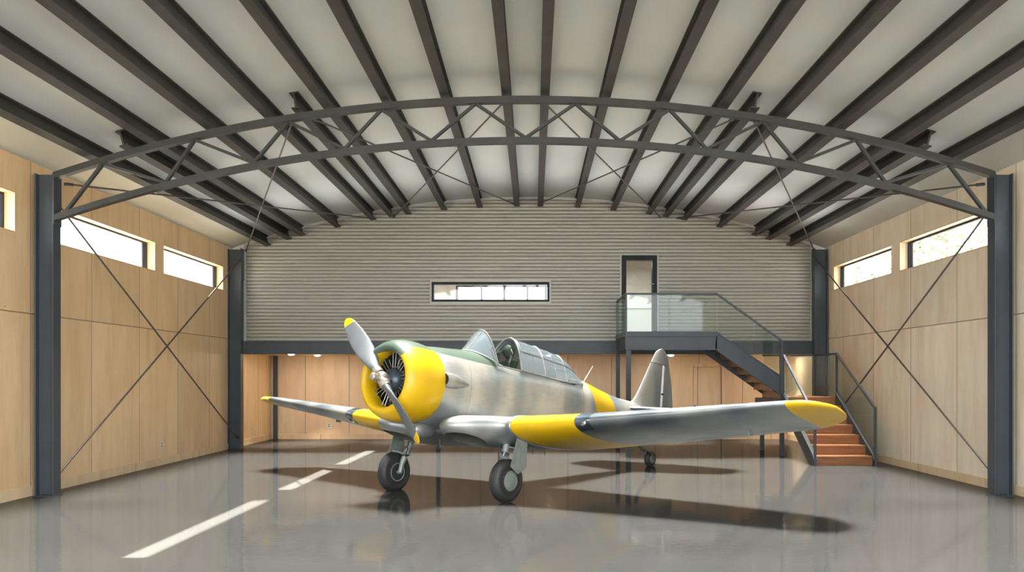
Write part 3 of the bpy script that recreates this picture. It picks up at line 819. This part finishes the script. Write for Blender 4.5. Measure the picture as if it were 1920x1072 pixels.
for i in range(2*N_+1):
    y = -1.45+2.9*i/(2*N_); lx, lz_, t = spline(CS, min(1.45, abs(y))); rings.append(airfoil((lx, lz_), (3.85, -.80), t, y, 26, .005))
cen = ap('wing_center_section', MB().loft(rings), [M['bare'], M['wellpaint']])
for sy in (-1, 1):
    c = MB(); c.ball((1.27, sy*.76, -.955), .46, .34, .27, n=32)
    cutter = c.build('cutter', [M['wellpaint']], plane, flipy=True, smooth=40); boolean(cen, cutter)
WS = [(1.45, 1.55, -.57, 3.85, -.80, .42), (2.5, 1.74, -.47, 3.80, -.69, .36), (4.0, 1.93, -.31, 3.72, -.53, .27), (5.3, 2.07, -.17, 3.60, -.385, .19), (5.75, 2.12, -.125, 3.50, -.335, .165), (6.0, 2.15, -.11, 3.32, -.295, .135),
      (6.16, 2.22, -.12, 3.16, -.26, .10), (6.26, 2.31, -.13, 3.0, -.225, .07), (6.32, 2.44, -.14, 2.82, -.195, .03)]
def outer_wing(sy):
    rings = []; ys = [1.45+.1*i for i in range(43)]+[5.74, 5.8, 5.9, 6.0, 6.08, 6.16, 6.21, 6.26, 6.30, 6.32]
    for y in ys:
        v = spline(WS, y); rings.append(airfoil((v[0], v[1]), (v[2], v[3]), max(.01, v[4]), sy*y, 26))
    w = ap('wing', MB().loft(rings), M['wing'], 40, label='silver wing with yellow root band and yellow tip')
    # root fairing strip
    v = spline(WS, 1.46); rings = []
    for y, g in ((1.37, .004), (1.40, .016), (1.46, .016), (1.475, .004)):
        rings.append(airfoil((v[0]-g*1.2, v[1]), (v[2]+g, v[3]), v[4]+g*2, sy*y, 26))
    ap('root_fairing', MB().loft(rings, caps=False), M['bare'], 40, w)
    # landing light: clear cover over a lamp set in the leading edge
    rings = []
    for i in range(7):
        y = 2.56+.042*i; v = spline(WS, y); g = .012 if 0 < i < 6 else .0; r = airfoil((v[0]-g, v[1]), (v[2], v[3]), v[4]+.02*(0 < i < 6), sy*y, 26)
        rings.append(r[20:32])
    ap('landing_light_cover', MB().loft(rings, closed=False, caps=False), M['lens'], 40, w, 'clear landing light cover')
    v = spline(WS, 2.68)
    ap('landing_lamp', MB().lathe([(-.012, 0), (-.008, .05), (.0, .062), (.012, .062), (.012, 0)], 24, 0, (v[0]+.02, sy*2.69, v[1]-.02)), M['chrome'], 40, w)
    # aileron and its hinge fairings
    m = MB(); rings = []
    for y in (3.55, 4.3, 5.0, 5.6):
        v = spline(WS, y); c = v[2]-v[0]; le = (v[0]+.79*c, v[1]+.79*(v[3]-v[1])); rings.append(airfoil(le, (v[2]+.012, v[3]-.004), v[4]*.30, sy*y, 14, 0))
    ap('aileron', m.loft(rings), M['bare'], 40, w)
    for y in (4.75,):
        m = MB(); v = spline(WS, y); x = v[0]+.74*(v[2]-v[0]); z = v[1]+.74*(v[3]-v[1])-.5*v[4]*.55
        m.box(x-.06, x+.06, sy*y-.012, sy*y+.012, z-.05, z+.02)
        ap('hinge_bracket', m, M['gear'], None, w)
    return w
outer_wing(1); outer_wing(-1)

# canopy glass and frames
def arch(u):   # windscreen bow, u in -1..1
    return Vector((2.31-.03*abs(u), .485*u, .515+.62*(1-abs(u)**1.87)))
def wbase(u):
    a = abs(u); return Vector((1.90+.40*a**1.6, .485*u, .72-.20*a**2.3))
def wsurf(u, v): return wbase(u).lerp(arch(u), v)
rings = [[tuple(wsurf(-1+2*i/36, j/10)) for i in range(37)] for j in range(11)]
ws = ap('windshield', MB().loft(rings, closed=False, caps=False), M['plexi'], 60)
m = MB(); m.tube([arch(-1+2*i/40) for i in range(41)], .016, 8); m.tube([wbase(-1+2*i/40) for i in range(41)], .012, 8)
for s in (-1, 1):
    m.tube([wsurf(s*.66, 1-.06*i) for i in range(6)]+[wsurf(s*.66, .72)], .011, 6)
    m.tube([wsurf(s*lerp(.66, .99, i/8), lerp(.70, .5, i/8)) for i in range(9)], .011, 6)
    m.tube([wsurf(s*.10, .02+.97*i/8) for i in range(9)], .010, 6) if s > 0 else None
ap('windshield_frame', m, M['bare'], 50, ws)
CAN = [(2.95, .465, .51, 1.125, 1.95), (3.65, .46, .49, 1.085, 1.95), (4.35, .435, .48, 1.03, 1.95), (4.62, .415, .49, .97, 1.95), (4.84, .375, .51, .875, 1.95), (5.02, .31, .54, .765, 1.95), (5.16, .21, .58, .675, 1.95)]
def canopy_pt(x, u):
    w_, b_, t_, n = spline(CAN, x)                      # u -1..1 from starboard over the top to port
    y = w_*u; z = b_+(t_-b_)*(1-abs(u)**n)
    return Vector((x+.13*(z-b_)/.6*max(0, min(1, (5.16-x)/.8)), y, z))
xs = [2.95+.05*i for i in range(44)]+[5.13, 5.16]
can = ap('canopy', MB().loft([[tuple(canopy_pt(x, -1+2*i/32)) for i in range(33)] for x in xs], closed=False, caps=False), M['plexi'], 60)
m = MB()
for x, r in ((2.95, .020), (3.02, .012), (3.66, .016), (4.36, .014)): m.tube([canopy_pt(x, -1+2*i/40) for i in range(41)], r, 8)
for x in (3.32, 4.02): m.tube([canopy_pt(x, -1+2*i/40) for i in range(41)], .006, 6)
for u in (-.62, .62): m.tube([canopy_pt(x, u) for x in xs[:40]], .012, 6)
for u in (-1, 1): m.tube([canopy_pt(x, u) for x in xs], .016, 6)
m.tube([canopy_pt(5.16, -1+2*i/20) for i in range(21)], .012, 6)
ap('canopy_frame', m, M['bare'], 50, can)
for s in (-1, 1):
    m = MB(); m.tube([(2.3, s*.462, .505), (2.95, s*.472, .495)], .012, 6)
    ap('canopy_rail', m, M['bare'], 50)
# cockpit fittings
for xs_ in (3.0, 4.2):
    seat = ap('seat', MB().box(xs_-.42, xs_-.02, -.22, .22, .0, .06), M['fabricdark'], None, bevel=.02)
    ap('seat_back', MB().prism([(xs_-.05, .05), (xs_+.02, .05), (xs_+.14, .70), (xs_+.09, .72)], 1, -.21, .21), M['fabricdark'], None, seat, bevel=.02)
ap('headrest', MB().ball((3.10, 0, .88), .10, .12, .135), M['fabricdark'], 60)
m = MB(); m.tube([(3.14, -.06, .2), (3.12, -.05, .80)], .022, 8); m.tube([(3.14, .06, .2), (3.12, .05, .80)], .022, 8)
for s in (-1, 1):
    for k in range(3):
        y = s*(.08+.075*k); m.tube([(3.10, s*.06, .97-.05*k), (3.02-.06*k, y+s*.05, .86-.03*k), (2.93-.08*k, y+s*.08, .62), (2.90-.08*k, y+s*.08, .25)], .013, 6)
ap('crash_frame', m, M['cockpit'], 50)
ap('instrument_panel', MB().prism([(2.36, .05), (2.40, .05), (2.44, .66), (2.30, .68)], 1, -.36, .36), M['enginedark'], None)
# tail
def slab(stations, N=16):
    """vertical surface: stations (z, x_le, x_te, half thickness)"""
    rings = []
    for z, a, b, t in stations:
        r = []
        for k in range(2*N):
            q = 2*PI*k/(2*N); s = .5*(1-math.cos(q)); yt = t*2.6*(.2969*math.sqrt(s)-.126*s-.3516*s*s+.2843*s**3-.1015*s**4)/.2606
            r.append((a+s*(b-a), (1 if q < PI else -1)*yt/1., z))
        rings.append(r)
    return rings
def le(z):
    T = [(.30, 7.05), (.45, 7.34), (.60, 7.50), (1.0, 7.77), (1.40, 8.03), (1.60, 8.17), (1.70, 8.26), (1.76, 8.38), (1.785, 8.47)]
    return spline([(a, b) for a, b in T], z)[0]
def te(z):
    T = [(.05, 9.12), (.55, 9.12), (1.0, 9.02), (1.35, 8.89), (1.6, 8.78), (1.70, 8.70), (1.76, 8.61), (1.785, 8.52)]
    return spline([(a, b) for a, b in T], z)[0]
zs = [.30, .36, .42, .5, .6, .75, .9, 1.1, 1.3, 1.40]
fin = ap('fin', MB().loft(slab([(z, le(z), 8.54, (.075 if z > .45 else .075+.3*(.45-z))-.025*z) for z in zs])), M['bare'], 40)
m = MB(); m.loft(slab([(z, 8.55, te(z), .05-.015*z) for z in (.06, .3, .55, 1.0, 1.40)])); m.loft(slab([(z, le(z), te(z), .045-.02*(z-1.4)/.38) for z in (1.412, 1.5, 1.6, 1.66, 1.70, 1.735, 1.76, 1.775, 1.785)]))
rud = ap('rudder', m, M['bare'], 40)
m = MB()
for s in (-1, 1): m.box(8.525, 8.565, s*.035-.012, s*.035+.012, .45, 1.40)
ap('hinge_strip', m, M['plate'], None, rud, 'pale hinge strip')
m = MB()
for s in (-1, 1): m.box(8.52, 8.57, s*.05-.02, s*.05+.02, .72, .76)
ap('hinge', m, M['enginedark'], None, rud)
for sy in (1, -1):
    T = [(.08, 6.98, 8.38, .12), (.25, 7.02, 8.38, .115), (.8, 7.22, 8.38, .10), (1.5, 7.48, 8.38, .08), (1.8, 7.62, 8.38, .06), (1.95, 7.80, 8.36, .04), (2.02, 8.0, 8.30, .015)]
    s = ap('stabilizer', MB().loft([airfoil((a, .275), (b, .285), t, sy*y, 14, 0) for y, a, b, t in T]), M['bare'], 40)
    T = [(.12, 8.39, 8.95, .07), (.8, 8.39, 8.95, .06), (1.5, 8.39, 8.86, .05), (1.85, 8.39, 8.74, .035), (1.98, 8.37, 8.58, .012)]
    ap('elevator', MB().loft([airfoil((a, .285), (b, .275), t, sy*y, 12, 0) for y, a, b, t in T]), M['bare'], 40, s)
ap('antenna', MB().tube([(5.47, 0, .60), (5.79, 0, 1.0)], [.012, .005], 6), M['plate'], 40)

# landing gear
WC = (1.757, 1.30, -1.446); WR = .343
def tyre_prof(rad, wid):
    p = []
    for k in range(17):
        t = PI*k/16; p.append((-wid/2*math.cos(t), rad-.42*wid+.42*wid*math.sin(t)**.8))
    return [(-wid*.36, rad*.55)]+p+[(wid*.36, rad*.55)]
for sy in (1, -1):
    y = sy*WC[1]; ys = sy*1.12
    m = MB(); top_ = (1.98, sy*1.10, -.62); mid = (1.90, sy*1.115, -.98); low = (1.80, ys, -1.20)
    m.tube([top_, (1.95, sy*1.10, -.74), mid], [.075, .062, .058], 14); m.tube([mid, (1.893, sy*1.115, -1.0)], .07, 14)
    strut = ap('landing_gear_strut', m, M['gear'], 40)
    m = MB(); m.tube([mid, (1.86, ys, -1.08)], .042, 14); ap('oleo', m, M['chrome'], 40, strut, 'polished oleo tube')
    m = MB(); m.tube([(1.86, ys, -1.06), (1.845, ys, -1.13), (1.82, sy*1.13, -1.19)], [.06, .068, .07], 12)
    m.tube([(1.82, sy*1.13, -1.17), (1.78, sy*1.145, -1.30), (1.757, sy*1.15, -1.446)], [.06, .048, .042], 12); m.tube([(1.757, sy*1.12, -1.446), (1.757, sy*1.40, -1.446)], .03, 10)
    m.tube([(1.78, sy*1.13, -1.12), (1.72, sy*1.2, -1.09), (1.73, sy*1.34, -1.085)], .022, 8)
    ap('wheel_fork', m, M['gear'], 40, strut)
    m = MB(); m.tube([(1.86, ys, -.96), (1.99, ys, -1.03)], .016, 8); m.tube([(1.99, ys, -1.03), (1.86, ys, -1.12)], .016, 8); ap('torque_link', m, M['gear'], 40, strut)
    m = MB(); m.tube([(1.84, sy*1.05, -.75), (1.80, sy*1.06, -1.0), (1.79, sy*1.10, -1.25), (1.757, sy*1.14, -1.40)], .010, 6); ap('brake_line', m, M['rubber'], 40, strut)
    m = MB(); p = tyre_prof(WR, .215); m.lathe(p, 56, 1, (WC[0], y, WC[2]))
    tyre = ap('tyre', m, M['rubber'], 35)
    m = MB()
    for g in (-.045, 0, .045): m.lathe([(g-.006, WR-.004), (g, WR+.003), (g+.006, WR-.004)], 56, 1, (WC[0], y, WC[2]))
    for g in (-.088, .088): m.lathe([(g-.006, .262), (g+sy*.0+.004*(1 if g > 0 else -1), .272), (g+.006, .262)], 56, 1, (WC[0], y, WC[2]))
    ap('tread_rib', m, M['rubber'], 35, tyre)
    # outboard hub cap disc, inboard brake and spokes
    m = MB(); a = sy
    m.lathe([(a*.06, 0), (a*.112, 0), (a*.112, .02), (a*.108, .13), (a*.100, .150), (a*.085, .158), (a*.06, .158)], 40, 1, (WC[0], y, WC[2]))
    ap('hub_cap', m, M['gear'], 30, tyre, 'grey hub disc')
    m = MB(); m.lathe([(a*.097, .150), (a*.106, .153), (a*.104, .163), (a*.09, .165)], 40, 1, (WC[0], y, WC[2])); ap('rim', m, M['tubes'], 30, tyre)
    m = MB(); m.lathe([(-a*.05, 0), (-a*.07, .0), (-a*.07, .11), (-a*.05, .12)], 32, 1, (WC[0], y, WC[2])); m.lathe([(-a*.06, .142), (-a*.10, .145), (-a*.105, .16), (-a*.08, .168), (-a*.06, .168)], 40, 1, (WC[0], y, WC[2]))
    for k in range(8):
        q = 2*PI*k/8; m.bar((WC[0]+.03*math.cos(q), y-a*.075, WC[2]+.03*math.sin(q)), (WC[0]+.15*math.cos(q), y-a*.075, WC[2]+.15*math.sin(q)), .03, .02)
    ap('brake_hub', m, M['gear'], 30, tyre)
    # door plate outboard of the leg
    m = MB(); poly = [(1.80, -.74), (2.05, -.74), (2.07, -1.22), (1.87, -1.33), (1.68, -1.22), (1.74, -1.00)]
    y0 = sy*1.425; r0 = [(p[0], y0, p[1]) for p in poly]; r1 = [(p[0], y0+sy*.016, p[1]) for p in poly]
    m.loft([r0, r1]); ap('gear_door', m, M['gear'], None, strut, 'grey green gear door plate')
    m = MB(); m.tube([(1.92, sy*1.16, -.90), (1.93, sy*1.425, -.93)], .015, 8); ap('door_link', m, M['gear'], 40, strut)
# tail wheel
tc = (8.26, 0, -.755)
m = MB(); m.tube([(7.55, 0, -.22), (7.78, 0, -.50), (8.02, 0, -.60)], [.045, .04, .035], 10); leg = ap('tail_wheel_leg', m, M['wellpaint'], 40)
m = MB(); m.tube([(8.02, 0, -.66), (8.02, 0, -.54)], .04, 10)
for s in (-1, 1): m.tube([(8.02, s*.03, -.58), (8.12, s*.085, -.60), (8.24, s*.085, -.68), (tc[0], s*.085, tc[2])], .02, 8)
m.tube([(tc[0], -.1, tc[2]), (tc[0], .1, tc[2])], .018, 8); ap('tail_fork', m, M['wellpaint'], 40, leg)
m = MB(); m.lathe(tyre_prof(.185, .12), 40, 1, tc); ap('tail_tyre', m, M['rubber'], 35, leg)
m = MB(); m.lathe([(-.062, 0), (-.062, .09), (.062, .09), (.062, 0)], 24, 1, tc); ap('tail_hub', m, M['gear'], 35, leg)
# drain pipes below the belly
m = MB()
for x, y in ((1.75, -.15), (2.55, .25), (2.75, 1.0), (2.95, 1.1), (1.3, .2)): m.tube([(x, y, -.86), (x+.02, y, -.97)], .010, 6)
ap('drain_pipe', m, M['wellpaint'], 40)

# ------------------------------------------------------------------ trees outside the right-hand windows
def mat_leaf():
    t = NT('spring leaves'); v = t.coord(); f = t.noise(v, 1.5, 3)
    c = t.ramp(f, [(.35, (.055, .065, .018)), (.65, (.13, .12, .05))])
    b = t.n('ShaderNodeBsdfDiffuse'); t.l(c, b.inputs[0]); tr = t.n('ShaderNodeBsdfTranslucent'); t.l(c, tr.inputs[0])
    mx = t.n('ShaderNodeMixShader'); mx.inputs[0].default_value = .4; t.l(b.outputs[0], mx.inputs[1]); t.l(tr.outputs[0], mx.inputs[2]); t.l(mx.outputs[0], t.out.inputs[0]); return t.m
M['leaf'] = mat_leaf(); M['bark'] = simple('grey bark', (.20, .17, .13), .8, 0., .3, 8.)
def tree(x, y, h, label):
    root = empty('tree', (x, y, -.21), label, 'tree', 'trees outside the right windows')
    m = MB(); m.tube([(0, 0, 0), (.1, 0, h*.4), (0, .1, h*.75), (.05, .1, h)], [.16, .12, .07, .02], 8)
    tips = []
    for k in range(26):
        z = h*random.uniform(.3, .92); a = random.uniform(0, 2*PI); L = (1-z/h*.75)*h*.38+.3
        q = (L*math.cos(a), L*math.sin(a), z+L*.5); m.tube([(0.05, 0.05, z), (q[0]*.5, q[1]*.5, z+L*.2), q], [.05, .03, .01], 5); tips += [q, (q[0]*.6, q[1]*.6, z+L*.28)]
    m.build('trunk', M['bark'], root, smooth=50)
    m = MB()
    for p in tips:
        for k in range(26):
            c = Vector(p)+Vector((random.gauss(0, .45), random.gauss(0, .45), random.gauss(0, .35))); s = random.uniform(.05, .11)
            u = Vector((random.gauss(0, 1), random.gauss(0, 1), random.gauss(0, 1))).normalized(); w_ = u.orthogonal().normalized()
            m.add([c-u*s, c+w_*s*.5, c+u*s, c-w_*s*.5], [(0, 1, 2, 3)])
    m.build('crown', M['leaf'], root)
tree(12.8, 36.0, 8.2, 'leafy tree outside the right wall, seen through the window nearest the gable')
tree(13.0, 28.5, 8.2, 'leafy tree outside the right wall, seen through the window by the front column')
tree(18.8, 44.0, 10.5, 'tall leafy tree outside the right wall, farthest from the hall')
tree(18.5, 36.0, 10.0, 'tall leafy tree outside the right wall, standing behind the nearer trees')

# ------------------------------------------------------------------ light
w = bpy.data.worlds.new('sky'); SC.world = w; w.use_nodes = True; nt = w.node_tree; nt.nodes.clear()
bg = nt.nodes.new('ShaderNodeBackground'); out = nt.nodes.new('ShaderNodeOutputWorld'); nt.links.new(bg.outputs[0], out.inputs[0])
bg.inputs[0].default_value = (.90, .95, 1.0, 1); bg.inputs[1].default_value = 1.0
# sun from the left, square to the hall, through the clerestory windows
light('sun', 'SUN', (-30, 15, 30), (0, -R(90-48.3), 0), energy=8., angle=R(.53), color=(1., .95, .86))
# added overhead lights without fittings: a narrow, slightly forward beam shapes the aircraft's shadow
for i in range(6):
    o = light('added_overhead_light', 'AREA', (XC, 9.6+2.75*i, 5.15), (R(-12), 0, 0), shape='RECTANGLE', size=15.2, size_y=2.75, energy=74., color=(1., .96, .90))
    o.data.spread = R(16)
    if i < 5:
        u = light('added_ceiling_fill', 'AREA', (XC, 10.0+3.0*i, 5.1), (PI, 0, 0), shape='RECTANGLE', size=14.8, size_y=2.4, energy=(2.2, 3.2, 5.5, 9.5, 13.5)[i], color=(1., .98, .95)); u.data.spread = R(140)  # added upward fill with no lamp body, to brighten the ceiling
for x in (-3., 3.): light('added_room_fill', 'AREA', (x, 27.2, 5.4), (0, 0, 0), shape='SQUARE', size=1.2, energy=3.5, color=(1., .96, .88))  # two extra lights put in to brighten the mezzanine room

SC.view_settings.view_transform = 'Standard'; SC.view_settings.look = 'None'; SC.view_settings.gamma = 1
SC.view_settings.use_curve_mapping = False; SC.view_settings.exposure = 3.2
cy = SC.cycles
cy.use_denoising = True; cy.denoiser = 'OPENIMAGEDENOISE'; cy.max_bounces = 10; cy.diffuse_bounces = 6; cy.glossy_bounces = 5; cy.transparent_max_bounces = 24; cy.transmission_bounces = 6
cy.sample_clamp_indirect = 6.; cy.caustics_reflective = False; cy.caustics_refractive = False
